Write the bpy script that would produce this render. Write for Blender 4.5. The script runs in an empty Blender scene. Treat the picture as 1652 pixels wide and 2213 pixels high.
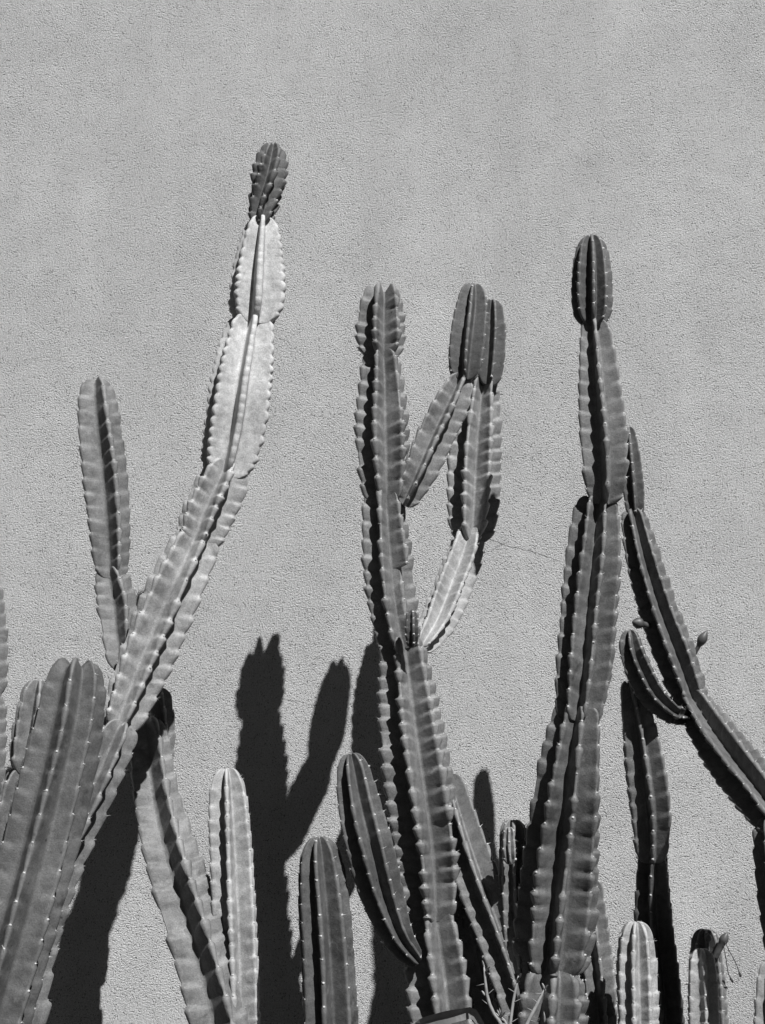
import bpy, math, random
import numpy as np
from mathutils import Vector

rng = random.Random(11)
scene = bpy.context.scene
col = scene.collection

# ------------------------------------------------------------------ camera
W, H = 1652.0, 2212.0                      # units in which the tall photograph was measured
CAM = np.array([0.0, -3.6, 1.5])
PITCH = math.radians(12)
cam_d = bpy.data.cameras.new('camera')
cam = bpy.data.objects.new('camera', cam_d)
col.objects.link(cam)
cam.location = CAM
cam.rotation_euler = (math.radians(90) + PITCH, 0, 0)
cam_d.sensor_fit = 'VERTICAL'
cam_d.sensor_height = 36
cam_d.lens = 50
cam_d.clip_end = 500
scene.camera = cam

# ------------------------------------------------------------------ light
SUN_TRAVEL = Vector((-0.523, 1.0, -1.2975)).normalized()
sun_el = math.asin(-SUN_TRAVEL.z)
sun_d = bpy.data.lights.new('sun', 'SUN')
sun_d.energy = 5.0
sun_d.angle = math.radians(0.5)
sun_d.color = (1.0, 0.998, 0.995)
sun = bpy.data.objects.new('sun', sun_d)
col.objects.link(sun)
sun.rotation_euler = SUN_TRAVEL.to_track_quat('-Z', 'Y').to_euler()
sun.location = (3, -5, 8)

world = bpy.data.worlds.new('World')
scene.world = world
world.use_nodes = True
wn = world.node_tree.nodes
wn.clear()
sky = wn.new('ShaderNodeTexSky')
sky.sky_type = 'NISHITA'
sky.sun_disc = False
sky.air_density = 0.25
sky.dust_density = 0.05
sky.altitude = 1000
sky.sun_elevation = sun_el
sky.sun_rotation = math.atan2(-SUN_TRAVEL.x, -SUN_TRAVEL.y)
bw = wn.new('ShaderNodeSeparateColor')     # black and white film behind a red filter: a dark sky
bg = wn.new('ShaderNodeBackground')
bg.inputs['Strength'].default_value = 0.05
wo = wn.new('ShaderNodeOutputWorld')
wl = world.node_tree.links
wl.new(sky.outputs[0], bw.inputs[0])
wl.new(bw.outputs[0], bg.inputs[0])
wl.new(bg.outputs[0], wo.inputs[0])

scene.render.engine = 'CYCLES'
vs = scene.view_settings
vs.view_transform = 'Standard'
vs.look = 'None'
vs.gamma = 1
vs.use_curve_mapping = False
vs.exposure = 0.57

# ------------------------------------------------------------------ measuring helpers
FPX = 50 / 36 * H
FW = np.array([0, math.cos(PITCH), math.sin(PITCH)])
UP = np.array([0, -math.sin(PITCH), math.cos(PITCH)])
RT = np.array([1.0, 0, 0])

DEPTH = 1.38                               # metres of distance from the wall per unit of d

def at(u, v, d):
    """the point d * DEPTH metres in front of the wall that was measured at u, v"""
    d = d * DEPTH
    r = FW + RT * (u - W / 2) / FPX - UP * (v - H / 2) / FPX
    return CAM + r * ((-d - CAM[1]) / r[1])

def metres(n, p):
    return n * float((p - CAM) @ FW) / FPX

# ------------------------------------------------------------------ materials
def mat(name):
    m = bpy.data.materials.new(name)
    m.use_nodes = True
    nt = m.node_tree
    b = nt.nodes['Principled BSDF']
    return m, nt, b

def grey(v):
    return (v, v, v, 1)

def noise(nt, scale, detail=3, rough=0.55, vec=None, dist=0.0):
    n = nt.nodes.new('ShaderNodeTexNoise')
    n.inputs['Scale'].default_value = scale
    n.inputs['Detail'].default_value = detail
    n.inputs['Roughness'].default_value = rough
    n.inputs['Distortion'].default_value = dist
    if vec is not None:
        nt.links.new(vec, n.inputs['Vector'])
    return n

def ramp(nt, src, stops):
    r = nt.nodes.new('ShaderNodeValToRGB')
    e = r.color_ramp.elements
    while len(e) < len(stops):
        e.new(0.5)
    for el, (p, v) in zip(e, stops):
        el.position = p
        el.color = grey(v)
    nt.links.new(src, r.inputs[0])
    return r

def math_node(nt, op, a, b=None):
    n = nt.nodes.new('ShaderNodeMath')
    n.operation = op
    for i, x in enumerate((a, b)):
        if x is None:
            continue
        if isinstance(x, (int, float)):
            n.inputs[i].default_value = x
        else:
            nt.links.new(x, n.inputs[i])
    return n.outputs[0]

def skin(name, base, rough=0.42, spec=0.35, scar=0.35, bloom=0.0, corky=0.4):
    m, nt, b = mat(name)
    geo = nt.nodes.new('ShaderNodeTexCoord')
    v = geo.outputs['Object']
    big = noise(nt, 9, 3, 0.6, v)
    mid = noise(nt, 55, 4, 0.65, v)
    fine = noise(nt, 420, 2, 0.6, v)
    c1 = ramp(nt, big.outputs[0], [(0.3, 0.72), (0.7, 1.25)])
    c2 = ramp(nt, mid.outputs[0], [(0.28, 0.7), (0.72, 1.28)])
    c3 = ramp(nt, fine.outputs[0], [(0.25, 0.74), (0.75, 1.26)])
    x = math_node(nt, 'MULTIPLY', c1.outputs[0], c2.outputs[0])
    x = math_node(nt, 'MULTIPLY', x, c3.outputs[0])
    x = math_node(nt, 'MULTIPLY', x, base)
    # scars: small corky spots
    vo = nt.nodes.new('ShaderNodeTexVoronoi')
    vo.inputs['Scale'].default_value = 34
    nt.links.new(v, vo.inputs['Vector'])
    sp = ramp(nt, vo.outputs['Distance'], [(0.05, 1.0), (0.13, 0.0)])
    gate = ramp(nt, noise(nt, 6, 2, 0.5, v).outputs[0], [(0.5, 0.0), (0.6, 1.0)])
    sm = math_node(nt, 'MULTIPLY', sp.outputs[0], gate.outputs[0])
    sm = math_node(nt, 'MULTIPLY', sm, scar)
    inv = math_node(nt, 'SUBTRACT', 1.0, sm)
    x = math_node(nt, 'MULTIPLY', x, inv)
    # dry pale scabs and brown sunburn
    scab = ramp(nt, noise(nt, 21, 6, 0.7, v, 0.8).outputs[0], [(0.6, 0.0), (0.68, 1.0)])
    burn = ramp(nt, noise(nt, 13, 5, 0.7, v, 0.5).outputs[0], [(0.3, 1.0), (0.4, 0.0)])
    x = math_node(nt, 'MULTIPLY', x, math_node(nt, 'ADD', 1.0, math_node(nt, 'MULTIPLY', scab.outputs[0], scar * 0.8)))
    x = math_node(nt, 'MULTIPLY', x, math_node(nt, 'SUBTRACT', 1.0, math_node(nt, 'MULTIPLY', burn.outputs[0], scar * 0.8)))
    # the rib rims are corky, a little paler than the skin
    at_ = nt.nodes.new('ShaderNodeAttribute')
    at_.attribute_name = 'rim'
    rm = ramp(nt, at_.outputs['Fac'], [(0.9, 0.0), (0.99, 1.0)])
    rimf = math_node(nt, 'MULTIPLY', rm.outputs[0], corky)
    patch = ramp(nt, noise(nt, 26, 3, 0.6, v).outputs[0], [(0.35, 0.3), (0.65, 1.0)])
    rimf = math_node(nt, 'MULTIPLY', rimf, patch.outputs[0])
    mx = nt.nodes.new('ShaderNodeMix')
    mx.data_type = 'FLOAT'
    nt.links.new(rimf, mx.inputs[0])
    nt.links.new(x, mx.inputs[2])
    mx.inputs[3].default_value = min(0.55, base * 2.0 + 0.05)
    cc = nt.nodes.new('ShaderNodeCombineColor')
    for i in range(3):
        nt.links.new(mx.outputs[0], cc.inputs[i])
    nt.links.new(cc.outputs[0], b.inputs['Base Color'])
    b.inputs['Roughness'].default_value = rough
    b.inputs['Specular IOR Level'].default_value = spec
    bp = nt.nodes.new('ShaderNodeBump')
    bp.inputs['Strength'].default_value = 0.35
    bp.inputs['Distance'].default_value = 0.004
    h = math_node(nt, 'ADD', math_node(nt, 'MULTIPLY', mid.outputs[0], 1.0),
                  math_node(nt, 'MULTIPLY', fine.outputs[0], 0.3))
    nt.links.new(h, bp.inputs['Height'])
    nt.links.new(bp.outputs[0], b.inputs['Normal'])
    return m

SK = {
    'old': skin('old_cactus_skin', 0.075, 0.55, 0.22, 0.65),
    'mid': skin('cactus_skin', 0.135, 0.5, 0.22, 0.5),
    'grey': skin('grey_green_cactus_skin', 0.105, 0.5, 0.22, 0.55),
    'soft': skin('young_cactus_skin', 0.2, 0.5, 0.22, 0.3),
    'dark': skin('dark_and_shaded_cactus_skin', 0.065, 0.45, 0.3, 0.2),  # dark young shoots, and one joint with its shade painted in
    'pale': skin('waxy_pale_cactus_skin', 0.39, 0.6, 0.2, 0.12, corky=0.15),
    'light': skin('light_cactus_skin', 0.28, 0.5, 0.25, 0.35),
}

def plain(name, v, rough=0.7, sc=60):
    m, nt, b = mat(name)
    tc = nt.nodes.new('ShaderNodeTexCoord')
    n = noise(nt, sc, 4, 0.6, tc.outputs['Object'])
    r = ramp(nt, n.outputs[0], [(0.3, v * 0.7), (0.7, v * 1.3)])
    nt.links.new(r.outputs[0], b.inputs['Base Color'])
    b.inputs['Roughness'].default_value = rough
    return m

M_AREOLE = plain('areole_felt', 0.38, 0.9, 300)
M_BUD = plain('bud_skin', 0.06, 0.5, 90)
M_TWIG = plain('dry_twig', 0.22, 0.7, 90)
M_BLADE = plain('leaf_blade', 0.17, 0.5, 25)
M_LEAF = plain('tiny_leaf', 0.4, 0.6, 90)
M_THREAD = plain('dry_thread', 0.05, 0.8, 60)

# ------------------------------------------------------------------ tagging
def tag(o, label=None, cat=None, group=None, kind=None):
    for k, v in (('label', label), ('category', cat), ('group', group), ('kind', kind)):
        if v:
            o[k] = v
    return o

def link_mesh(name, verts, faces, material, parent=None, smooth=True, attr=None):
    me = bpy.data.meshes.new(name)
    me.from_pydata([tuple(map(float, p)) for p in verts], [], faces)
    me.materials.append(material)
    if smooth:
        me.polygons.foreach_set('use_smooth', [True] * len(me.polygons))
    if attr is not None:
        a = me.attributes.new('rim', 'FLOAT', 'POINT')
        a.data.foreach_set('value', np.asarray(attr, dtype=np.float32))
    me.update()
    o = bpy.data.objects.new(name, me)
    col.objects.link(o)
    if parent is not None:
        o.parent = parent
        pl = np.array(parent.matrix_world.translation) if parent.parent is None else np.zeros(3)
    return o

def empty(name, loc):
    o = bpy.data.objects.new(name, None)
    o.empty_display_size = 0.05
    o.location = loc
    col.objects.link(o)
    return o

# ------------------------------------------------------------------ the wall and the ground
def wall_material():
    m, nt, b = mat('rough_plaster')
    tc = nt.nodes.new('ShaderNodeTexCoord')
    v = tc.outputs['Object']
    grain_a = noise(nt, 215, 3, 0.7, v)
    cell = nt.nodes.new('ShaderNodeTexVoronoi')
    cell.inputs['Scale'].default_value = 165
    nt.links.new(v, cell.inputs['Vector'])
    pit = ramp(nt, cell.outputs['Distance'], [(0.08, 0.0), (0.34, 1.0)])   # round pinholes left by the grit
    many = ramp(nt, noise(nt, 60, 2, 0.5, v).outputs[0], [(0.42, 1.0), (0.56, 0.0)])
    hole = math_node(nt, 'MAXIMUM', pit.outputs[0], many.outputs[0])
    grain_o = math_node(nt, 'MULTIPLY', grain_a.outputs[0], hole)
    grit = noise(nt, 430, 3, 0.7, v)
    wave = noise(nt, 2.6, 4, 0.55, v)
    trowel = noise(nt, 11, 4, 0.6, v, 0.6)
    cover = noise(nt, 2.4, 5, 0.65, v)
    # grit is thrown more thickly in some places than in others
    dens = ramp(nt, cover.outputs[0], [(0.32, 0.6), (0.66, 1.2)])
    pits = ramp(nt, grain_o, [(0.1, 0.0), (0.44, 0.6), (0.75, 1.0)])
    h = math_node(nt, 'MULTIPLY', pits.outputs[0], dens.outputs[0])
    h = math_node(nt, 'ADD', h, math_node(nt, 'MULTIPLY', grit.outputs[0], 0.55))
    h = math_node(nt, 'MULTIPLY', h, 0.009)
    h = math_node(nt, 'ADD', h, math_node(nt, 'MULTIPLY', trowel.outputs[0], 0.002))
    h = math_node(nt, 'ADD', h, math_node(nt, 'MULTIPLY', wave.outputs[0], 0.007))
    bp = nt.nodes.new('ShaderNodeBump')
    bp.inputs['Strength'].default_value = 1.0
    bp.inputs['Distance'].default_value = 1.0
    nt.links.new(h, bp.inputs['Height'])
    nt.links.new(bp.outputs[0], b.inputs['Normal'])
    # whitewash weathered unevenly, pits painted dark for their tiny shadows and dirt
    mp = nt.nodes.new('ShaderNodeMapping')
    mp.inputs['Scale'].default_value = (2.0, 1.0, 0.22)
    nt.links.new(v, mp.inputs['Vector'])
    streak = noise(nt, 2.2, 4, 0.6, mp.outputs[0], 0.4)
    cl = ramp(nt, streak.outputs[0], [(0.28, 0.555), (0.72, 0.635)])
    c2 = ramp(nt, trowel.outputs[0], [(0.3, 0.95), (0.7, 1.05)])
    c3 = ramp(nt, pits.outputs[0], [(0.0, 0.35), (0.5, 1.0)])
    sand = noise(nt, 260, 2, 0.7, v)
    c5a = ramp(nt, sand.outputs[0], [(0.3, 0.62), (0.48, 0.98), (0.72, 1.16)])
    c5 = nt.nodes.new('ShaderNodeMix')
    c5.data_type = 'FLOAT'
    nt.links.new(dens.outputs[0], c5.inputs[0])
    c5.inputs[2].default_value = 0.92
    nt.links.new(c5a.outputs[0], c5.inputs[3])
    c4 = ramp(nt, grit.outputs[0], [(0.28, 0.68), (0.72, 1.32)])
    x = math_node(nt, 'MULTIPLY', cl.outputs[0], c2.outputs[0])
    x = math_node(nt, 'MULTIPLY', x, c3.outputs[0])
    x = math_node(nt, 'MULTIPLY', x, c4.outputs[0])
    x = math_node(nt, 'MULTIPLY', x, c5.outputs[0])
    cc = nt.nodes.new('ShaderNodeCombineColor')
    for i in range(3):
        nt.links.new(x, cc.inputs[i])
    nt.links.new(cc.outputs[0], b.inputs['Base Color'])
    b.inputs['Roughness'].default_value = 0.9
    b.inputs['Specular IOR Level'].default_value = 0.15
    return m

def build_wall():
    x0, x1, z0, z1, th = -7.0, 7.0, -0.3, 5.2, 0.25
    v = [(x0, 0, z0), (x1, 0, z0), (x1, 0, z1), (x0, 0, z1),
         (x0, th, z0), (x1, th, z0), (x1, th, z1), (x0, th, z1)]
    f = [(0, 1, 2, 3), (5, 4, 7, 6), (4, 0, 3, 7), (1, 5, 6, 2), (3, 2, 6, 7), (4, 5, 1, 0)]
    w = link_mesh('plaster_wall', v, f, wall_material(), smooth=False)
    tag(w, 'tall pale wall of rough gritty plaster behind the cacti', 'wall')
    return w

wall = build_wall()

def build_ground():
    m, nt, b = mat('dry_soil')
    tc = nt.nodes.new('ShaderNodeTexCoord')
    n = noise(nt, 14, 6, 0.65, tc.outputs['Object'])
    r = ramp(nt, n.outputs[0], [(0.3, 0.025), (0.7, 0.06)])
    nt.links.new(r.outputs[0], b.inputs['Base Color'])
    b.inputs['Roughness'].default_value = 0.95
    bp = nt.nodes.new('ShaderNodeBump')
    bp.inputs['Distance'].default_value = 0.03
    nt.links.new(n.outputs[0], bp.inputs['Height'])
    nt.links.new(bp.outputs[0], b.inputs['Normal'])
    g = link_mesh('ground', [(-150, -150, 0), (150, -150, 0), (150, 150, 0), (-150, 150, 0)],
                  [(0, 1, 2, 3)], m, smooth=False)
    tag(g, kind='structure')

build_ground()

# ------------------------------------------------------------------ generic tube
def tube_mesh(pts, radii, sides=8):
    pts = [np.asarray(p, float) for p in pts]
    V, F = [], []
    n = len(pts)
    ref = np.array([0.3, -1, 0.2])
    for i in range(n):
        t = pts[min(i + 1, n - 1)] - pts[max(i - 1, 0)]
        t = t / (np.linalg.norm(t) + 1e-9)
        a = ref - t * (ref @ t)
        a /= np.linalg.norm(a)
        b2 = np.cross(t, a)
        for k in range(sides):
            an = 2 * math.pi * k / sides
            V.append(pts[i] + radii[i] * (math.cos(an) * a + math.sin(an) * b2))
    for i in range(n - 1):
        for k in range(sides):
            k2 = (k + 1) % sides
            F.append((i * sides + k, i * sides + k2, (i + 1) * sides + k2, (i + 1) * sides + k))
    F.append(tuple(range(sides))[::-1])
    F.append(tuple((n - 1) * sides + k for k in range(sides)))
    return V, F

def smooth_line(pts, n):
    P = np.asarray(pts, float)
    t = np.concatenate([[0], np.cumsum(np.linalg.norm(np.diff(P[:, :3], axis=0), axis=1))])
    return catmull(t, P, np.linspace(0, t[-1], n))

def catmull(t, P, ts):
    """cubic Hermite through P at parameters t with limited slopes"""
    P = np.asarray(P, float)
    n = len(t)
    if n == 2:
        w = ((ts - t[0]) / (t[1] - t[0]))[:, None]
        return P[0] * (1 - w) + P[1] * w
    m = np.zeros_like(P)
    for i in range(n):
        if i == 0:
            m[i] = (P[1] - P[0]) / (t[1] - t[0])
        elif i == n - 1:
            m[i] = (P[-1] - P[-2]) / (t[-1] - t[-2])
        else:
            a = (P[i] - P[i - 1]) / (t[i] - t[i - 1])
            b = (P[i + 1] - P[i]) / (t[i + 1] - t[i])
            h0, h1 = t[i] - t[i - 1], t[i + 1] - t[i]
            m[i] = (a * h1 + b * h0) / (h0 + h1)
    idx = np.clip(np.searchsorted(t, ts, side='right') - 1, 0, n - 2)
    h = (t[idx + 1] - t[idx])
    s = ((ts - t[idx]) / h)[:, None]
    h = h[:, None]
    return ((2 * s**3 - 3 * s**2 + 1) * P[idx] + (s**3 - 2 * s**2 + s) * h * m[idx]
            + (-2 * s**3 + 3 * s**2) * P[idx + 1] + (s**3 - s**2) * h * m[idx + 1])

def lobe(tau, skew):
    """outline of one bump: a plain scallop, or a slope that ends in a ledge under the areole"""
    if skew < 1.5:
        return max(math.sin(math.pi * tau**skew), 0.0)**0.65
    if tau < 0.8:
        return 0.12 + 0.88 * (tau / 0.8)**0.62
    q = (tau - 0.8) / 0.2
    return 0.12 + 0.88 * (1 - q * q * (3 - 2 * q))

# ------------------------------------------------------------------ ribbed stem segment
def stem_segment(plant, pts, n=5, f=(0.0, None), vr=0.35, tone='mid', pitch=0.034, amp=0.13,
                 skew=2.0, w=0.09, top=0.9, base=0.9, tip=0.3, neck=0.34, fat=0.1, side=0.1,
                 dots=0.93, spines=3, seed=None, label=None, world_pts=None, name='stem_segment', bend=0.8,
                 angles=None, reach=None, areole=0.0021, cuts=(), calm=(), horns=0.12):
    """one joint of a columnar cactus: pts run from its foot to its crown as (u, v, half width, depth)"""
    r_ = random.Random(seed if seed is not None else rng.random())
    rows = []
    for (u, v, hw, d) in pts:
        p = at(u, v, d)
        rows.append([*p, metres(hw, p)])
    if world_pts:                                   # carry on below the frame, down to the soil
        rows = [list(q) for q in world_pts] + rows
    R = np.array(rows)
    t = np.concatenate([[0], np.cumsum(np.linalg.norm(np.diff(R[:, :3], axis=0), axis=1))])
    L = t[-1]
    step = pitch / 9.0
    N = max(14, int(L / step))
    # denser rows near the two ends
    s = np.linspace(0, 1, N)
    rmean = R[:, 3].mean()
    ts = L * s
    extra = np.concatenate([L - top * R[-1, 3] * np.linspace(0, 1, 12)**2 * 0.99,
                            base * R[0, 3] * np.linspace(0, 1, 9)**2 * 0.99])
    ts = np.unique(np.round(np.clip(np.concatenate([ts, extra]), 0, L), 5))
    S = catmull(t, R, ts)
    c, hw = S[:, :3], np.maximum(S[:, 3], 0.004)
    tan = np.gradient(c, ts, axis=0)
    tan /= np.linalg.norm(tan, axis=1)[:, None]
    # envelope: a dome at the crown, a pinched neck at the foot
    e = np.ones(len(ts))
    lt = top * R[-1, 3] + 1e-6
    q = np.clip((ts - (L - lt)) / lt, 0, 1)
    e_top = tip + (1 - tip) * np.sqrt(np.clip(1 - q**2.2, 0, 1))
    lb = base * R[0, 3] + 1e-6
    q2 = np.clip(1 - ts / lb, 0, 1)
    e_base = neck + (1 - neck) * np.sqrt(np.clip(1 - q2**2.0, 0, 1)) if base > 0 else np.ones(len(ts))
    Re = hw * e_top * e_base
    rv = np.minimum(hw * vr * (0.25 + 0.75 * e_top), Re * 0.93)
    f0, f1 = f
    if f1 is None:
        f1 = f0
    ph0, ph1 = math.asin(max(-1, min(1, f0))), math.asin(max(-1, min(1, f1)))
    if angles is None:
        offs = [2 * math.pi * k / n + math.radians(r_.uniform(-4, 4)) * (k > 0) for k in range(n)]
    else:
        offs = [math.radians(a_) for a_ in angles]
        n = len(offs)
    if reach is None:
        reach = [r_.uniform(0.96, 1.03) for _ in range(n)]
    gap_next = [((offs[(k + 1) % n] - offs[k]) % (2 * math.pi)) / 2 for k in range(n)]
    # bumps along every rib
    nb = max(2, int(round(L / pitch)))
    pit = L / nb
    rib_off = [r_.random() for _ in range(n)]
    bump = {}
    def bump_of(k, i):
        if (k, i) not in bump:
            bh_ = r_.uniform(0.72, 1.25)
            if r_.random() < 0.06:
                bh_ = r_.uniform(0.1, 0.45)             # a damaged bump
            bump[(k, i)] = (bh_, r_.uniform(-0.12, 0.12), r_.random())
        return bump[(k, i)]
    wob = [(r_.uniform(0, 6.28), r_.uniform(0.6, 1.4), r_.uniform(0, 6.28)) for _ in range(n)]
    along = [ts / pit + rib_off[k] + 0.22 * np.sin(ts / pit * (0.55 + 0.4 * r_.random()) + 6.28 * r_.random()) for k in range(n)]
    # half rib template: q from valley (0) to shoulder (1)
    qs = [0.0, 0.16, 0.34, 0.54, 0.74, 0.9, 1.0]
    V, A, areoles = [], [], []
    per = None
    for i in range(len(ts)):
        T = tan[i]
        view = CAM - c[i]
        a = view - T * (view @ T)
        a /= np.linalg.norm(a)
        b2 = np.cross(a, T)                          # points to the right as seen from the front
        if b2[0] < 0 and abs(T[2]) > 0.3:
            b2 = -b2
        ph = ph0 + (ph1 - ph0) * ts[i] / L
        ring, rim = [], []
        for k in range(n):
            th = ph + offs[k]
            ca, sa = math.cos(th), math.sin(th)
            er = ca * a + sa * b2
            et = -sa * a + ca * b2
            x = along[k][i]
            bi = math.floor(x)
            tau = x - bi
            bh, bs, _ = bump_of(k, bi)
            lump = lobe(tau, skew) * bh
            if k in calm:
                lump = 0.6 + (lump - 0.6) * 0.3
            wv, wf, wp = wob[k]
            wave = 1 + 0.03 * math.sin(wv + ts[i] * 9 * wf)
            sway = 0.035 * math.sin(wp + ts[i] * 11 * wf) * Re[i]
            Rc = (Re[i] * wave * (1 - amp * 0.62) + amp * Re[i] * lump) * reach[k]
            for (ck, c0, c1, cf) in cuts:               # rib broken away
                if ck == k and c0 < ts[i] / L < c1:
                    Rc = rv[i] + (Rc - rv[i]) * cf
                    lump = 0.3
            w_ = max(w * hw[i], 0.003) * (1 + fat * (lump - 0.55)) * min(1, e_top[i] + 0.25)
            sides = []
            for al in (gap_next[k - 1], gap_next[k]):
                sides.append((rv[i] * math.cos(al), rv[i] * math.sin(al)))
            w_ = min(w_, min(sides[0][1], sides[1][1]) * 1.15 + 0.002)
            xs = Rc - w_ * 0.55
            xs = max(xs, sides[0][0] + 0.0005, sides[1][0] + 0.0005)
            left, right = [], []
            for qq in qs:
                # each bump swells the flank below it and fades towards the valley
                lq = lobe((tau + 0.3 * (1 - qq)) % 1.0, skew)
                swell = side * Re[i] * (lq * bh - 0.5) * qq**1.3 * (1.25 - 0.45 * qq) * min(1, e_top[i] * e_base[i] + 0.1)
                for (xv, yv), store, sg in ((sides[0], left, -1), (sides[1], right, 1)):
                    yy = max(yv + (w_ - yv) * qq**bend + swell, 0.0015)
                    store.append((xv + (xs - xv) * qq, sg * yy + sway * qq, qq * 0.9))
            prof = left + [(xs + w_ * 0.4, -w_ * 0.62 + sway, 0.97), (Rc, sway, 1.0),
                           (xs + w_ * 0.4, w_ * 0.62 + sway, 0.97)] + right[::-1][:-1]
            for (px, py, rq) in prof:
                ring.append(c[i] + er * px + et * py + T * (horns * R[-1, 3] * q[i]**1.5 * rq))
                rim.append(rq)
        per = len(ring)
        V.extend(ring)
        A.extend(rim)
    F = []
    m = len(ts)
    for i in range(m - 1):
        o0, o1 = i * per, (i + 1) * per
        for k in range(per):
            k2 = (k + 1) % per
            F.append((o0 + k, o0 + k2, o1 + k2, o1 + k))
    # crown: sunken felted centre; foot: plain cap
    ct = c[-1] - tan[-1] * 0.15 * Re[-1]
    V.append(ct); A.append(0.4)
    for k in range(per):
        F.append(((m - 1) * per + k, (m - 1) * per + (k + 1) % per, len(V) - 1))
    V.append(c[0]); A.append(0.0)
    for k in range(per):
        F.append(((k + 1) % per, k, len(V) - 1))
    root = np.array(plant.location)
    Vn = np.array(V) - root
    o = link_mesh(name, Vn, F, SK[tone], plant, attr=A)
    if label:
        o['label'] = label
    # areoles: felt pads with short spines, just above each bump
    if dots > 0:
        per_rib = per // n
        tip_i = len(qs) + 1                              # index of the crest vertex in a rib
        AV, AF = [], []
        Varr = np.array(V[:m * per]).reshape(m, per, 3)
        for k in range(n):
            marks = np.floor(along[k] + 0.14)
            for i in np.nonzero(np.diff(marks) > 0)[0] + 1:
                i = min(max(int(i), 1), m - 2)
                tt = ts[i]
                if tt < base * 0.35 * R[0, 3] or tt > L - 0.06 * R[-1, 3]:
                    continue
                p = Varr[i, k * per_rib + tip_i]
                out = p - c[i]
                out = out - tan[i] * (out @ tan[i]) * 0.3
                ln = np.linalg.norm(out)
                if ln < 1e-5:
                    continue
                out /= ln
                if r_.random() > dots:
                    continue
                sz = areole * r_.uniform(0.55, 1.5)
                e1 = np.cross(out, tan[i]); e1 /= np.linalg.norm(e1) + 1e-9
                e2 = np.cross(e1, out)
                b0 = len(AV)
                p = p - out * sz * 0.2
                for j in range(6):
                    an = j * math.pi / 3
                    AV.append(p + (e1 * math.cos(an) + e2 * math.sin(an)) * sz)
                for j in range(6):
                    an = j * math.pi / 3 + 0.4
                    AV.append(p + (e1 * math.cos(an) + e2 * math.sin(an)) * sz * 0.6 + out * sz * 0.75)
                AV.append(p + out * sz)
                for j in range(6):
                    j2 = (j + 1) % 6
                    AF.append((b0 + j, b0 + j2, b0 + 6 + j2, b0 + 6 + j))
                    AF.append((b0 + 6 + j, b0 + 6 + j2, b0 + 12))
                for _ in range(spines):
                    dv = out * r_.uniform(0.4, 1) + e1 * r_.uniform(-0.9, 0.9) + e2 * r_.uniform(-0.6, 0.9)
                    dv /= np.linalg.norm(dv)
                    ln = r_.uniform(0.003, 0.01)
                    sd = np.cross(dv, out + 0.1) ; sd /= np.linalg.norm(sd) + 1e-9
                    b1 = len(AV)
                    AV += [p + sd * 0.0006, p - sd * 0.0006, p + e2 * 0.0008, p + dv * ln]
                    AF += [(b1, b1 + 1, b1 + 3), (b1 + 1, b1 + 2, b1 + 3), (b1 + 2, b1, b1 + 3)]
        if AV:
            ao = link_mesh('areole', np.array(AV) - root, AF, M_AREOLE, o)
            ao['kind'] = 'stuff'
    return o

def plant_at(name, label, x, d, cat='cactus', group=None):
    p = empty(name, (x, -d * DEPTH, 0.0))
    tag(p, label, cat, group)
    return p

def foot(u, v, hw, d, dx=0.0, dd=0.0, hw2=None):
    """soil-level start for a stem whose lowest measured point is u, v"""
    p = at(u, v, d)
    h = metres(hw, p)
    h2 = metres(hw2, p) if hw2 else h * 1.1
    zt = p[2]
    return [(p[0] + dx, p[1] - dd, -0.06, h2), (p[0] + dx * 0.45, p[1] - dd * 0.4, zt * 0.5, (h + h2) / 2)]

def bud(plant, base_uvd, tip_uvd, r, tone=None, name='flower_bud', stalk=0.35):
    b0, t0 = at(*base_uvd), at(*tip_uvd)
    pts, rad = [], []
    for i in range(13):
        s = i / 12
        pts.append(b0 * (1 - s) + t0 * s)
        body = math.sin(math.pi * min(1, max(0, (s - stalk * 0.6) / (1.02 - stalk * 0.6)))**0.9)
        rad.append(max(r * stalk * (1 if s < 0.9 else 0.4), r * body))
    rad[-1] = r * 0.12
    V, F = tube_mesh(pts, rad, 9)
    return link_mesh(name, np.array(V) - np.array(plant.location), F, M_BUD, plant)

G = 'columnar cacti against the plaster wall'

# ------------------------------------------------------------------ A1 thick old column, front left
x0 = at(-90, 2400, .66)[0]
p = plant_at('columnar_cactus', 'thickest cactus, broad many-ribbed column leaning in from the lower left corner', x0, .66, group=G)
stem_segment(p, [(-5, 2148, 89, .68), (40, 1990, 88, .66), (82, 1840, 85, .64), (120, 1680, 82, .62), (146, 1565, 78, .61), (166, 1444, 66, .6)],
             n=7, f=(-.2, -.15), vr=.62, tone='old', pitch=0.046, amp=.065, w=.06, top=.8, base=.01, tip=.5, fat=.25, horns=.25, side=.05,
             world_pts=foot(-5, 2148, 92, .68, -.22, .04, 96), seed=3, bend=.85)
q = plant_at('columnar_cactus', 'short ribbed stem half hidden behind the left side of the thickest column', at(30, 2100, .52)[0], .52, group=G)
stem_segment(q, [(8, 1860, 46, .52), (30, 1760, 46, .52), (52, 1665, 40, .52)], n=6, f=(.2, .2), tone='mid', base=.01,
             world_pts=foot(8, 1860, 46, .52, -.04), seed=4)
stem_segment(q, [(56, 1675, 40, .52), (68, 1590, 44, .52), (84, 1474, 34, .52)], n=6, f=(.1, .1), tone='mid', seed=5)

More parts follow.
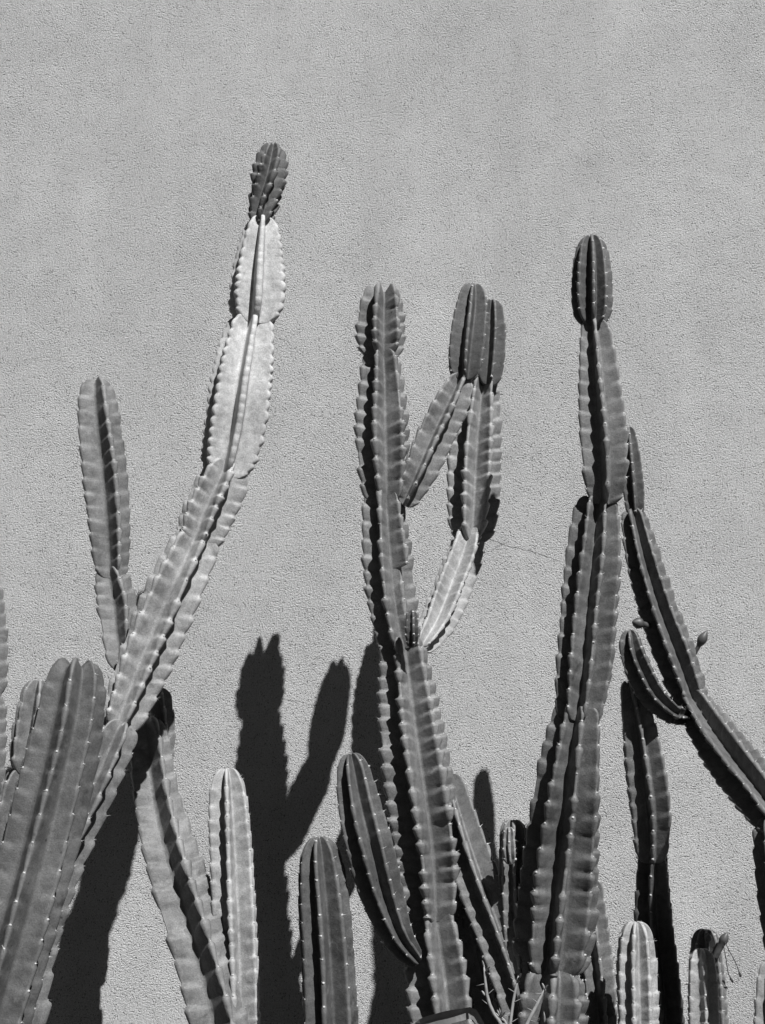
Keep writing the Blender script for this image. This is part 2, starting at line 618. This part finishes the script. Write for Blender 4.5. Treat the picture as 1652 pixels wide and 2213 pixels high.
# ------------------------------------------------------------------ A2 tall arching tree, left
p = plant_at('columnar_cactus', 'tall cactus arching up right with two bright waxy joints and a dark rosette tip', at(30, 2212, .54)[0], .54, group=G)
stem_segment(p, [(80, 2000, 56, .54), (136, 1850, 52, .54), (200, 1715, 49, .53), (264, 1565, 46, .515)], n=5, f=(.35, .35), tone='mid',
             pitch=0.046, amp=.2, base=.01, side=.1, world_pts=foot(80, 2000, 56, .54, -.02), seed=6)
stem_segment(p, [(252, 1580, 46, .503), (306, 1440, 62, .503), (372, 1285, 64, .503), (430, 1160, 56, .503)], n=6, f=(.28, .25), tone='light',
             pitch=0.039, amp=.13, top=.5, tip=.55, neck=.5, seed=7, vr=.4)
stem_segment(p, [(422, 1180, 54, .503), (452, 1100, 60, .503), (478, 1045, 58, .503), (494, 1008, 50, .503)], n=6, f=(.22, .2), tone='light',
             pitch=0.031, amp=.12, top=.5, tip=.6, neck=.6, seed=8, vr=.4)
stem_segment(p, [(486, 1032, 58, .503), (506, 940, 68, .503), (527, 800, 66, .503), (545, 690, 50, .503)], f=(.12, .14), tone='pale', angles=[0, 64, 118, 180, 245, 296], reach=[.95, 1, 1, 1, 1.06, .93],
             pitch=0.022, amp=.09, top=.5, tip=.5, neck=.45, seed=9, vr=.34, skew=1.15, side=.0, fat=.0, w=.1, dots=0, bend=.6, calm=(0,),
             label='bright waxy joint of the arching arm')
stem_segment(p, [(548, 702, 56, .503), (553, 650, 62, .503), (559, 560, 54, .503), (566, 474, 34, .503)], f=(.1, .1), tone='pale', angles=[0, 66, 118, 180, 245, 298], reach=[.95, 1, 1, 1, 1.04, .9],
             pitch=0.0195, amp=.08, top=.8, tip=.45, neck=.4, seed=10, vr=.34, skew=1.15, side=.0, fat=.0, w=.12, dots=0, bend=.6, calm=(0,),
             label='upper bright waxy joint of the arching arm')
stem_segment(p, [(562, 486, 26, .503), (568, 440, 33, .503), (580, 385, 38, .503), (588, 316, 29, .5)], n=7, f=(-.3, .6), tone='old',
             pitch=0.028, amp=.24, top=1.2, tip=.3, neck=.6, seed=11, vr=.5, fat=.3, w=.13, side=.09, spines=3,
             label='dark lumpy young tip of the arching arm')
# its left branch
stem_segment(p, [(268, 1450, 32, .47), (258, 1370, 40, .46), (252, 1300, 46, .45), (238, 1232, 36, .45)], n=4, f=(.4, .4), tone='mid', vr=.28,
             top=.6, tip=.5, seed=12)
stem_segment(p, [(242, 1252, 40, .45), (238, 1150, 50, .45), (226, 1010, 54, .455), (213, 890, 48, .46), (209, 822, 38, .46)], n=4, f=(.42, .36), tone='mid', vr=.27,
             pitch=0.035, amp=.11, seed=13, side=.11)

# ------------------------------------------------------------------ A3 dark leaning stem under the arch
p = plant_at('columnar_cactus', 'broad leaning stem with wide dark side, its top tucked under the arching arm', at(520, 2212, .4)[0], .4, group=G)
stem_segment(p, [(470, 2212, 66, .41), (417, 2008, 66, .39), (374, 1868, 62, .37), (338, 1720, 52, .33), (316, 1560, 44, .31)], angles=[0, 82, 168, 264], reach=[1.1, 1.02, 1, .95], f=(.44, .42), tone='mid',
             pitch=0.046, amp=.12, base=.01, world_pts=foot(470, 2212, 66, .41, .12), seed=14, side=.18, vr=.24, tip=.5)
stem_segment(p, [(344, 1668, 26, .28), (350, 1590, 28, .28), (342, 1490, 26, .28)], n=5, f=(.3, .3), tone='mid', seed=15)

# ------------------------------------------------------------------ A4 bright straight column
p = plant_at('columnar_cactus', 'slim straight bright column with rounded top beside the left leaning stem', at(512, 2212, .36)[0], .36, group=G)
stem_segment(p, [(511, 2212, 57, .36), (508, 2050, 56, .36), (501, 1880, 53, .36), (494, 1750, 47, .36), (490, 1664, 36, .36)], n=6, f=(-.25, -.1), tone='light',
             pitch=0.033, amp=.07, base=.01, world_pts=foot(511, 2212, 57, .36), seed=16, vr=.38, side=.07, top=1.3)

# ------------------------------------------------------------------ B1 short grey column with white dots
p = plant_at('columnar_cactus', 'short upright grey column with rows of white dots, left of the leaning dark stem', at(714, 2212, .5)[0], .5, group=G)
stem_segment(p, [(714, 2212, 63, .5), (706, 2060, 60, .5), (698, 1950, 57, .5), (691, 1860, 48, .5), (688, 1812, 36, .5)], n=7, f=(-.25, -.2), tone='old',
             pitch=0.039, amp=.045, base=.01, world_pts=foot(714, 2212, 63, .5), seed=17, vr=.42, side=.02, top=1.0)

# ------------------------------------------------------------------ C tall central tree
p = plant_at('columnar_cactus', 'tall central cactus with candelabra arms on its right', at(965, 2212, .42)[0], .42, group=G)
stem_segment(p, [(962, 2212, 80, .44), (950, 2098, 76, .43), (940, 2020, 68, .43), (934, 1962, 54, .43)], angles=[0, 60, 118, 180, 241, 300], reach=[1, 1, .97, 1, 1, 1.0], f=(-.25, -.25), tone='mid', pitch=0.039,
             base=.01, world_pts=foot(962, 2212, 80, .44), seed=18, top=.35, tip=.7, side=.1)
stem_segment(p, [(934, 1990, 62, .43), (926, 1850, 77, .43), (906, 1690, 78, .43), (886, 1545, 72, .42), (868, 1385, 50, .42)], angles=[0, 60, 118, 180, 241, 300], reach=[1, 1, .97, 1, 1, 1.0], f=(-.22, -.24), tone='mid', pitch=0.033,
             seed=19, top=.35, tip=.7, amp=.15, side=.125, vr=.36, neck=.62, base=.5)
stem_segment(p, [(864, 1405, 48, .42), (847, 1300, 56, .42), (835, 1180, 55, .42), (828, 1068, 44, .42)], angles=[0, 60, 118, 180, 241, 300], reach=[1, 1, .97, 1, 1, 1.0], f=(-.22, -.25), tone='mid', pitch=0.033,
             seed=20, cuts=((1, .2, .52, .4),), top=.35, tip=.7, amp=.15, side=.125, vr=.36, neck=.62, base=.5)
stem_segment(p, [(830, 1090, 46, .42), (827, 1000, 60, .42), (825, 920, 62, .42), (825, 820, 50, .42), (823, 762, 42, .42)], angles=[0, 60, 118, 180, 241, 300], reach=[1, 1, .97, 1, 1, 1.0], f=(-.22, -.25), tone='mid', pitch=0.035,
             seed=21, top=.5, tip=.5, amp=.16, side=.125, vr=.36, neck=.62, base=.5)
stem_segment(p, [(824, 780, 44, .42), (824, 730, 54, .42), (824, 690, 53, .42), (826, 639, 45, .42)], angles=[0, 60, 118, 180, 241, 300], reach=[1, 1, .97, 1, 1, 1.0], f=(-.28, -.3), tone='mid', pitch=0.032,
             seed=22, top=.35, tip=.7, horns=.45, amp=.15, side=.125, vr=.36, neck=.42, base=.9)
# upper arm
stem_segment(p, [(872, 1092, 26, .42), (902, 1030, 40, .43), (942, 940, 45, .435), (980, 860, 40, .44), (1000, 812, 26, .445)], n=6, f=(.1, .1), tone='soft', pitch=0.032,
             seed=23, top=.6, tip=.4, amp=.12, side=.11)
stem_segment(p, [(1002, 824, 34, .445), (1005, 772, 42, .445), (1011, 715, 42, .445), (1018, 660, 36, .44), (1022, 618, 26, .44)], n=6, f=(.0, -.05), tone='old', pitch=0.025,
             seed=24, top=.9, tip=.4, amp=.06, side=.02, vr=.42, label='dark young joint at the end of the upper arm')
# lower arm
stem_segment(p, [(908, 1402, 26, .4), (948, 1335, 44, .36), (980, 1255, 46, .335), (1004, 1190, 42, .32), (1016, 1145, 32, .31)], n=5, f=(.45, .45), tone='light', pitch=0.027,
             seed=25, top=.5, tip=.5, amp=.1, side=.085)
stem_segment(p, [(1018, 1172, 46, .31), (1022, 1071, 58, .305), (1027, 960, 57, .305), (1036, 860, 44, .31), (1040, 814, 34, .315)], n=6, f=(-.4, -.3), tone='soft', pitch=0.032,
             seed=26, top=.5, tip=.5, amp=.12, side=.11, neck=.45)
stem_segment(p, [(1052, 834, 30, .325), (1056, 780, 34, .325), (1060, 710, 32, .325), (1062, 652, 22, .325)], n=6, f=(.3, .3), tone='old', pitch=0.027,
             seed=27, top=.9, tip=.4, amp=.06, side=.02, label='dark young joint at the end of the lower arm')
stem_segment(p, [(890, 1398, 12, .47), (889, 1365, 15, .48), (889, 1320, 12, .48)], n=5, f=(.3, .3), tone='dark', pitch=0.015, seed=28, amp=.1,
             name='side_shoot', spines=1)
# long dark arm reaching up-left from the trunk
stem_segment(p, [(900, 2078, 22, .46), (862, 2030, 34, .48), (826, 1940, 48, .49), (800, 1840, 53, .5), (775, 1735, 48, .5), (757, 1632, 34, .5)],
             n=7, f=(-.23, -.28), tone='old', pitch=0.035, amp=.06, seed=29, vr=.38, side=.03, top=1.2,
             label='dark ribbed arm leaning out to the left')

# ------------------------------------------------------------------ J stems leaning between the two big trees
p = plant_at('columnar_cactus', 'leaning stem with dark flank between the central trunk and the right tree foot', at(1150, 2212, .5)[0], .5, group=G)
stem_segment(p, [(1122, 2170, 46, .5), (1084, 2050, 48, .485), (1036, 1915, 49, .46), (998, 1800, 46, .42), (964, 1682, 38, .37)], n=5, f=(.05, .02), tone='grey', vr=.28,
             pitch=0.035, amp=.11, base=.01, world_pts=foot(1122, 2170, 46, .5, .03), seed=30)
p = plant_at('columnar_cactus', 'low lit stem squeezed against the right side of the central trunk foot', at(1080, 2212, .43)[0], .43, group=G)
stem_segment(p, [(1076, 2230, 42, .43), (1052, 2130, 42, .425), (1028, 2030, 38, .42), (1006, 1945, 28, .41)], n=5, f=(.2, .2), tone='mid',
             pitch=0.035, amp=.13, base=.01, world_pts=foot(1076, 2230, 42, .43, .03), seed=31)

# ------------------------------------------------------------------ I small budding stem
p = plant_at('columnar_cactus', 'small round-topped stem carrying a bulb, left of the right tree', at(1115, 2100, .48)[0], .48, group=G)
stem_segment(p, [(1118, 2080, 36, .48), (1114, 1980, 36, .48), (1110, 1880, 34, .48), (1108, 1774, 28, .48)], n=7, f=(.1, .1), tone='mid',
             pitch=0.028, amp=.07, base=.01, world_pts=foot(1118, 2080, 36, .48), seed=32)
stem_segment(p, [(1102, 1866, 14, .52), (1099, 1835, 16, .525), (1099, 1788, 13, .525)], n=6, f=(.1, .1), tone='soft', pitch=0.017, amp=.06, seed=33,
             name='side_shoot', spines=1)

# ------------------------------------------------------------------ D tall right tree
p = plant_at('columnar_cactus', 'tall jointed cactus right of centre, narrow head on a thick ribbed trunk', at(1178, 2212, .5)[0], .5, group=G)
stem_segment(p, [(1178, 2230, 88, .5), (1184, 2150, 84, .5), (1192, 2075, 68, .5)], angles=[0, 43, 90, 135, 180, 225, 268, 309], reach=[1, .98, 1, 1, 1, 1, 1, 1], f=(-.6, -.6), neck=.7, tone='grey', pitch=0.035, base=.01,
             world_pts=foot(1178, 2230, 88, .5, .0), seed=34, vr=.55)
stem_segment(p, [(1190, 2100, 82, .5), (1200, 1990, 86, .505), (1214, 1830, 79, .525), (1230, 1665, 70, .55), (1248, 1530, 52, .56)], angles=[0, 43, 90, 135, 180, 225, 268, 309], reach=[1, .98, 1, 1, 1, 1, 1, 1], f=(-.6, -.47), tone='grey', pitch=0.041,
             seed=35, vr=.4, w=.07, neck=.7, base=.5, amp=.11, top=.4, tip=.75, side=.1)
stem_segment(p, [(1248, 1560, 52, .56), (1262, 1440, 63, .56), (1272, 1310, 63, .56), (1284, 1180, 60, .56), (1292, 1080, 46, .56)], angles=[0, 43, 90, 135, 180, 225, 268, 309], reach=[1, .98, 1, 1, 1, 1, 1, 1], f=(-.45, -.43), tone='grey', pitch=0.039,
             seed=36, vr=.38, w=.07, neck=.7, base=.5, amp=.11, top=.5, tip=.6, side=.1)
stem_segment(p, [(1305, 1090, 42, .57), (1304, 1030, 51, .58), (1300, 950, 56, .58), (1291, 830, 48, .58), (1284, 730, 36, .58), (1281, 696, 30, .58)], n=5, f=(.15, .15), tone='mid', pitch=0.036,
             seed=37, vr=.3, amp=.13, top=.6, tip=.5, side=.1)
stem_segment(p, [(1280, 706, 34, .58), (1280, 665, 43, .58), (1279, 600, 44, .58), (1278, 545, 36, .58), (1277, 514, 26, .58)], n=8, f=(.03, .05), tone='old', pitch=0.025,
             seed=38, vr=.42, amp=.06, top=.9, tip=.4, side=.02, neck=.4, label='dark rounded head joint')
p = plant_at('columnar_cactus', 'stubby knobbly stem pressed to the right side of the right tree foot', at(1300, 2212, .46)[0], .46, group=G)
stem_segment(p, [(1298, 2230, 40, .42), (1290, 2120, 40, .42), (1278, 2000, 36, .42), (1274, 1900, 26, .42)], n=6, f=(.3, .3), tone='mid', pitch=0.031,
             base=.01, amp=.14, world_pts=foot(1298, 2230, 40, .46), seed=39)

bud(p, (1282, 1978, .4), (1292, 1946, .4), .006, name='dry_flower', stalk=.5)

# ------------------------------------------------------------------ E arching cactus at the right
p = plant_at('columnar_cactus', 'cactus arching in from the right edge with a curled dark side arm and buds', at(1716, 2212, .64)[0], .64, group=G)
stem_segment(p, [(1716, 2212, 42, .64), (1696, 2060, 42, .64), (1674, 1900, 42, .64), (1664, 1770, 40, .64)], n=5, f=(-.3, -.3), tone='grey', pitch=0.035, base=.01,
             world_pts=foot(1716, 2212, 42, .64), seed=40)
stem_segment(p, [(1690, 1790, 50, .65), (1640, 1718, 56, .6), (1580, 1640, 54, .53), (1532, 1572, 46, .47), (1495, 1512, 36, .43)], n=6, f=(-.28, -.28), vr=.28, tone='grey', pitch=0.032,
             seed=41, top=.5, tip=.5, side=.085)
stem_segment(p, [(1500, 1530, 38, .43), (1464, 1430, 46, .425), (1424, 1322, 43, .42), (1391, 1213, 39, .415), (1366, 1105, 28, .41)], n=6, f=(-.24, -.24), vr=.28, tone='grey', pitch=0.032,
             seed=42, top=.6, tip=.5, side=.07)
stem_segment(p, [(1372, 1116, 20, .41), (1367, 1050, 24, .41), (1361, 985, 22, .41), (1356, 925, 15, .41)], n=5, f=(.1, .1), tone='old', pitch=0.026, amp=.06,
             seed=43, top=1.0, tip=.4)
stem_segment(p, [(1485, 1552, 16, .44), (1448, 1538, 24, .48), (1412, 1504, 30, .495), (1382, 1450, 32, .505), (1364, 1400, 28, .51), (1360, 1364, 20, .51)], n=6, f=(-.1, -.1), tone='dark',
             pitch=0.023, amp=.1, seed=44, top=.9, tip=.35, label='short dark arm curling upward')
bud(p, (1402, 1352, .43), (1366, 1343, .45), .0125, stalk=.55)
bud(p, (1500, 1412, .42), (1527, 1362, .43), .0105, stalk=.45)

# small piece of stem at the lower right edge
p = plant_at('columnar_cactus', 'lit stem tip cut by the lower right edge of the view', at(1672, 2250, .7)[0], .7, group=G)
stem_segment(p, [(1664, 2250, 40, .7), (1664, 2180, 38, .7), (1664, 2080, 26, .7)], n=6, f=(.1, .1), tone='soft', pitch=0.031, base=.01,
             world_pts=foot(1664, 2250, 40, .7), seed=45)

# ------------------------------------------------------------------ F straight column between the right trees
p = plant_at('columnar_cactus', 'slender two-jointed column standing between the right tree and the arching cactus', at(1432, 2212, .36)[0], .36, group=G)
stem_segment(p, [(1430, 2212, 54, .34), (1424, 2120, 52, .36), (1412, 1990, 46, .38), (1409, 1845, 34, .41)], n=6, f=(-.1, -.1), tone='dark', pitch=0.035, base=.01,  # darker skin paints in the shade lying on this lower joint
             world_pts=foot(1430, 2212, 54, .34), seed=46, top=.4, tip=.6, amp=.08)
stem_segment(p, [(1408, 1862, 36, .41), (1406, 1770, 47, .43), (1393, 1660, 47, .45), (1377, 1555, 37, .46), (1360, 1470, 24, .46)], n=6, f=(.05, .1), tone='mid', pitch=0.035,
             seed=47, amp=.09, top=1.0)

# ------------------------------------------------------------------ G short bright column
p = plant_at('columnar_cactus', 'short bright round-headed column low on the right, before the slender dark column', at(1376, 2240, .52)[0], .52, group=G)
stem_segment(p, [(1376, 2240, 46, .52), (1375, 2170, 46, .52), (1373, 2090, 45, .52), (1373, 1994, 33, .52)], n=7, f=(-.12, -.1), tone='light', pitch=0.028, base=.01,
             world_pts=foot(1376, 2240, 46, .52), seed=48, amp=.08, top=1.1, vr=.5)

# ------------------------------------------------------------------ H small pair at lower right
p = plant_at('columnar_cactus', 'small stem with dark bud and dry threads, rear of the low right pair', at(1530, 2240, .44)[0], .44, group=G)
stem_segment(p, [(1532, 2240, 40, .44), (1530, 2160, 39, .44), (1527, 2085, 36, .44), (1524, 2010, 28, .44)], n=8, f=(.05, .05), tone='mid', pitch=0.025, base=.01,
             world_pts=foot(1532, 2240, 40, .44), seed=49, amp=.08)
bud(p, (1543, 2070, .46), (1571, 2014, .47), .0095, stalk=.75)
bud(p, (1528, 2045, .49), (1531, 2018, .5), .007, stalk=.5)
for line in ([(1560, 2030, .47), (1566, 2060, .47), (1570, 2085, .465), (1574, 2105, .46), (1583, 2122, .455)],
             [(1562, 2026, .47), (1572, 2048, .475), (1588, 2078, .47), (1600, 2110, .465)]):
    pts = [at(*q) for q in line]
    S = smooth_line(pts, 14)
    rad = [0.0009] * 14
    rad[-1] = 0.0022
    rad[-2] = 0.0026
    V, F = tube_mesh(S, rad, 5)
    link_mesh('dry_thread', np.array(V) - np.array(p.location), F, M_THREAD, p)
p = plant_at('columnar_cactus', 'small lit stem, front one of the low pair at right', at(1518, 2240, .52)[0], .52, group=G)
stem_segment(p, [(1520, 2240, 36, .52), (1519, 2170, 36, .52), (1517, 2110, 34, .52), (1515, 2052, 27, .52)], n=6, f=(.14, .14), tone='light', pitch=0.025, base=.01,
             world_pts=foot(1520, 2240, 36, .52), seed=50, amp=.08, vr=.62)

# ------------------------------------------------------------------ K stem at the left edge
p = plant_at('columnar_cactus', 'dark stem just entering at the left edge above the short hidden stem', at(-40, 2212, .4)[0], .4, group=G)
stem_segment(p, [(-40, 2212, 46, .4), (-38, 1900, 46, .4), (-35, 1500, 46, .4)], n=5, f=(.2, .2), tone='mid', base=.01,
             world_pts=foot(-40, 2212, 46, .4), seed=51)
stem_segment(p, [(-35, 1515, 44, .4), (-33, 1400, 47, .4), (-32, 1255, 34, .4)], n=5, f=(.2, .2), tone='mid', seed=52)

# ------------------------------------------------------------------ spiny undergrowth at the foot of the trees
def solid(pts_r, sides=6):
    S = smooth_line([[*at(u, v, d), metres(hw, at(u, v, d))] for (u, v, hw, d) in pts_r], 16)
    return tube_mesh(S[:, :3], np.maximum(S[:, 3], 0.0004), sides)

p = plant_at('spiny_shrub', 'thin thorny twigs sprouting tiny leaves between the central and right trees', at(1100, 2330, .66)[0], .66, 'shrub')
rt_ = np.array(p.location)
TW = [
    [(1100, 2400, 5, .66), (1092, 2240, 4.5, .66), (1081, 2210, 4, .66), (1066, 2189, 4, .66), (1054, 2159, 3.6, .66), (1048, 2120, 3, .66), (1045, 2084, 1.6, .66)],
    [(1100, 2400, 5, .68), (1100, 2260, 4, .68), (1102, 2212, 3.6, .68), (1106, 2180, 3.4, .68), (1112, 2144, 3, .68), (1120, 2108, 2, .68)],
    [(1104, 2400, 5, .67), (1122, 2260, 4.6, .67), (1138, 2212, 4.2, .67), (1159, 2171, 3.8, .67), (1177, 2135, 2.4, .67)],
    [(1082, 2300, 3.4, .69), (1096, 2230, 3, .69), (1090, 2205, 2.6, .69), (1081, 2196, 2, .69)],
]
for tw in TW:
    V, F = solid(tw)
    o = link_mesh('twig', np.array(V) - rt_, F, M_TWIG, p)
    r_ = random.Random(len(tw) * 7 + int(tw[1][0]))
    TV, TF = [], []
    S = smooth_line([[*at(u, v, d)] for (u, v, hw, d) in tw], 40)
    for i in range(16, 40, 3):
        b0 = S[i]
        dv = np.array([r_.choice((-1, 1)) * r_.uniform(.6, 1), r_.uniform(-.6, .3), r_.uniform(-.2, .7)])
        dv /= np.linalg.norm(dv)
        v2, f2 = tube_mesh([b0, b0 + dv * .006, b0 + dv * r_.uniform(.012, .02)], [.0011, .0008, .0002], 4)
        k = len(TV)
        TV += list(v2)
        TF += [tuple(q + k for q in f) for f in f2]
    th = link_mesh('thorn', np.array(TV) - rt_, TF, M_TWIG, o)
    th['kind'] = 'stuff'

def leaflet(u0, v0, u1, v1, d, wd):
    a, b = at(u0, v0, d), at(u1, v1, d + .012)
    ax = b - a
    n_ = np.cross(ax, np.array([0, -1.0, .35]))
    n_ /= np.linalg.norm(n_)
    out = np.array([0, -1.0, 0])
    wd = metres(wd, a)
    V, F = [], []
    for i in range(7):
        s_ = i / 6
        h = wd * math.sin(math.pi * min(1, .08 + s_ * .92))**.8
        c_ = a + ax * s_
        V += [c_ - n_ * h + out * h * .4, c_ - out * .0004, c_ + n_ * h + out * h * .4, c_ + out * .0012]
    for i in range(6):
        o_ = i * 4
        for k in range(4):
            F.append((o_ + k, o_ + (k + 1) % 4, o_ + 4 + (k + 1) % 4, o_ + 4 + k))
    return link_mesh('leaf', np.array(V) - rt_, F, M_LEAF, p)

for q in [(1048, 2099, 1059, 2086, .66, 3), (1045, 2088, 1041, 2074, .66, 2.2), (1047, 2150, 1040, 2140, .66, 3), (1121, 2112, 1126, 2102, .68, 2.8),
          (1176, 2137, 1170, 2123, .67, 3), (1177, 2135, 1184, 2128, .67, 2.4),
          (1081, 2198, 1073, 2180, .69, 2.2), (1081, 2198, 1078, 2176, .69, 2.2), (1081, 2198, 1084, 2179, .69, 2.2), (1082, 2198, 1092, 2183, .69, 2.4),
          (1080, 2199, 1069, 2187, .69, 2), (1176, 2208, 1174, 2184, .67, 2.6), (1160, 2208, 1166, 2198, .67, 2.2)]:
    leaflet(*q)

p = plant_at('strap_leaf_plant', 'folded strap-shaped leaf crossing the foot of the central tree', at(930, 2400, .6)[0], .6, 'plant')
rt_ = np.array(p.location)
L0 = smooth_line([[*at(u, v, d), metres(hw, at(u, v, d))] for (u, v, hw, d) in
                  [(830, 2480, 9, .58), (868, 2260, 12, .6), (905, 2216, 14, .6), (950, 2200, 15, .61), (1000, 2189, 14, .62), (1020, 2186, 13, .62),
                   (1034, 2204, 10, .62), (1046, 2236, 5, .61), (1050, 2262, 1, .6)]], 46)
V, F = [], []
for i in range(46):
    c_ = L0[i, :3]
    t_ = L0[min(i + 1, 45), :3] - L0[max(i - 1, 0), :3]
    t_ /= np.linalg.norm(t_)
    wv = np.array([0, -.45, .9])
    wv = wv - t_ * (wv @ t_)
    wv /= np.linalg.norm(wv)
    n_ = np.cross(t_, wv)
    if n_[1] > 0:
        n_ = -n_
    h = L0[i, 3]
    V += [c_ + wv * h + n_ * h * .2, c_ + n_ * (-h * .25) + n_ * .0012, c_ - wv * h + n_ * h * .35, c_ - n_ * (h * .25 + .0012)]
for i in range(45):
    o_ = i * 4
    for k in range(4):
        F.append((o_ + k, o_ + (k + 1) % 4, o_ + 4 + (k + 1) % 4, o_ + 4 + k))
F += [(3, 2, 1, 0), tuple(45 * 4 + k for k in range(4))]
link_mesh('leaf_blade', np.array(V) - rt_, F, M_BLADE, p, smooth=False)

# ------------------------------------------------------------------ hairline seams in the plaster
for line in ([(596, 1502), (622, 1511), (648, 1515), (676, 1523), (704, 1527)],
             [(1010, 1166), (1057, 1165), (1092, 1177), (1130, 1186), (1168, 1197), (1212, 1213)],
             [(1060, 1190), (1082, 1176), (1100, 1170)]):
    pts = []
    for i, (u, v) in enumerate(line):
        pts.append(at(u, v, .0003))
    S = smooth_line(pts, 40)
    r_ = random.Random(int(line[0][0]))
    for q in S:
        q[2] += r_.uniform(-.0016, .0016)
    rad = [.0003] + [r_.uniform(.0003, .0008) for _ in range(38)] + [.0003]
    V, F = tube_mesh(S, rad, 6)
    link_mesh('plaster_crack', V, F, wall.data.materials[0], wall)
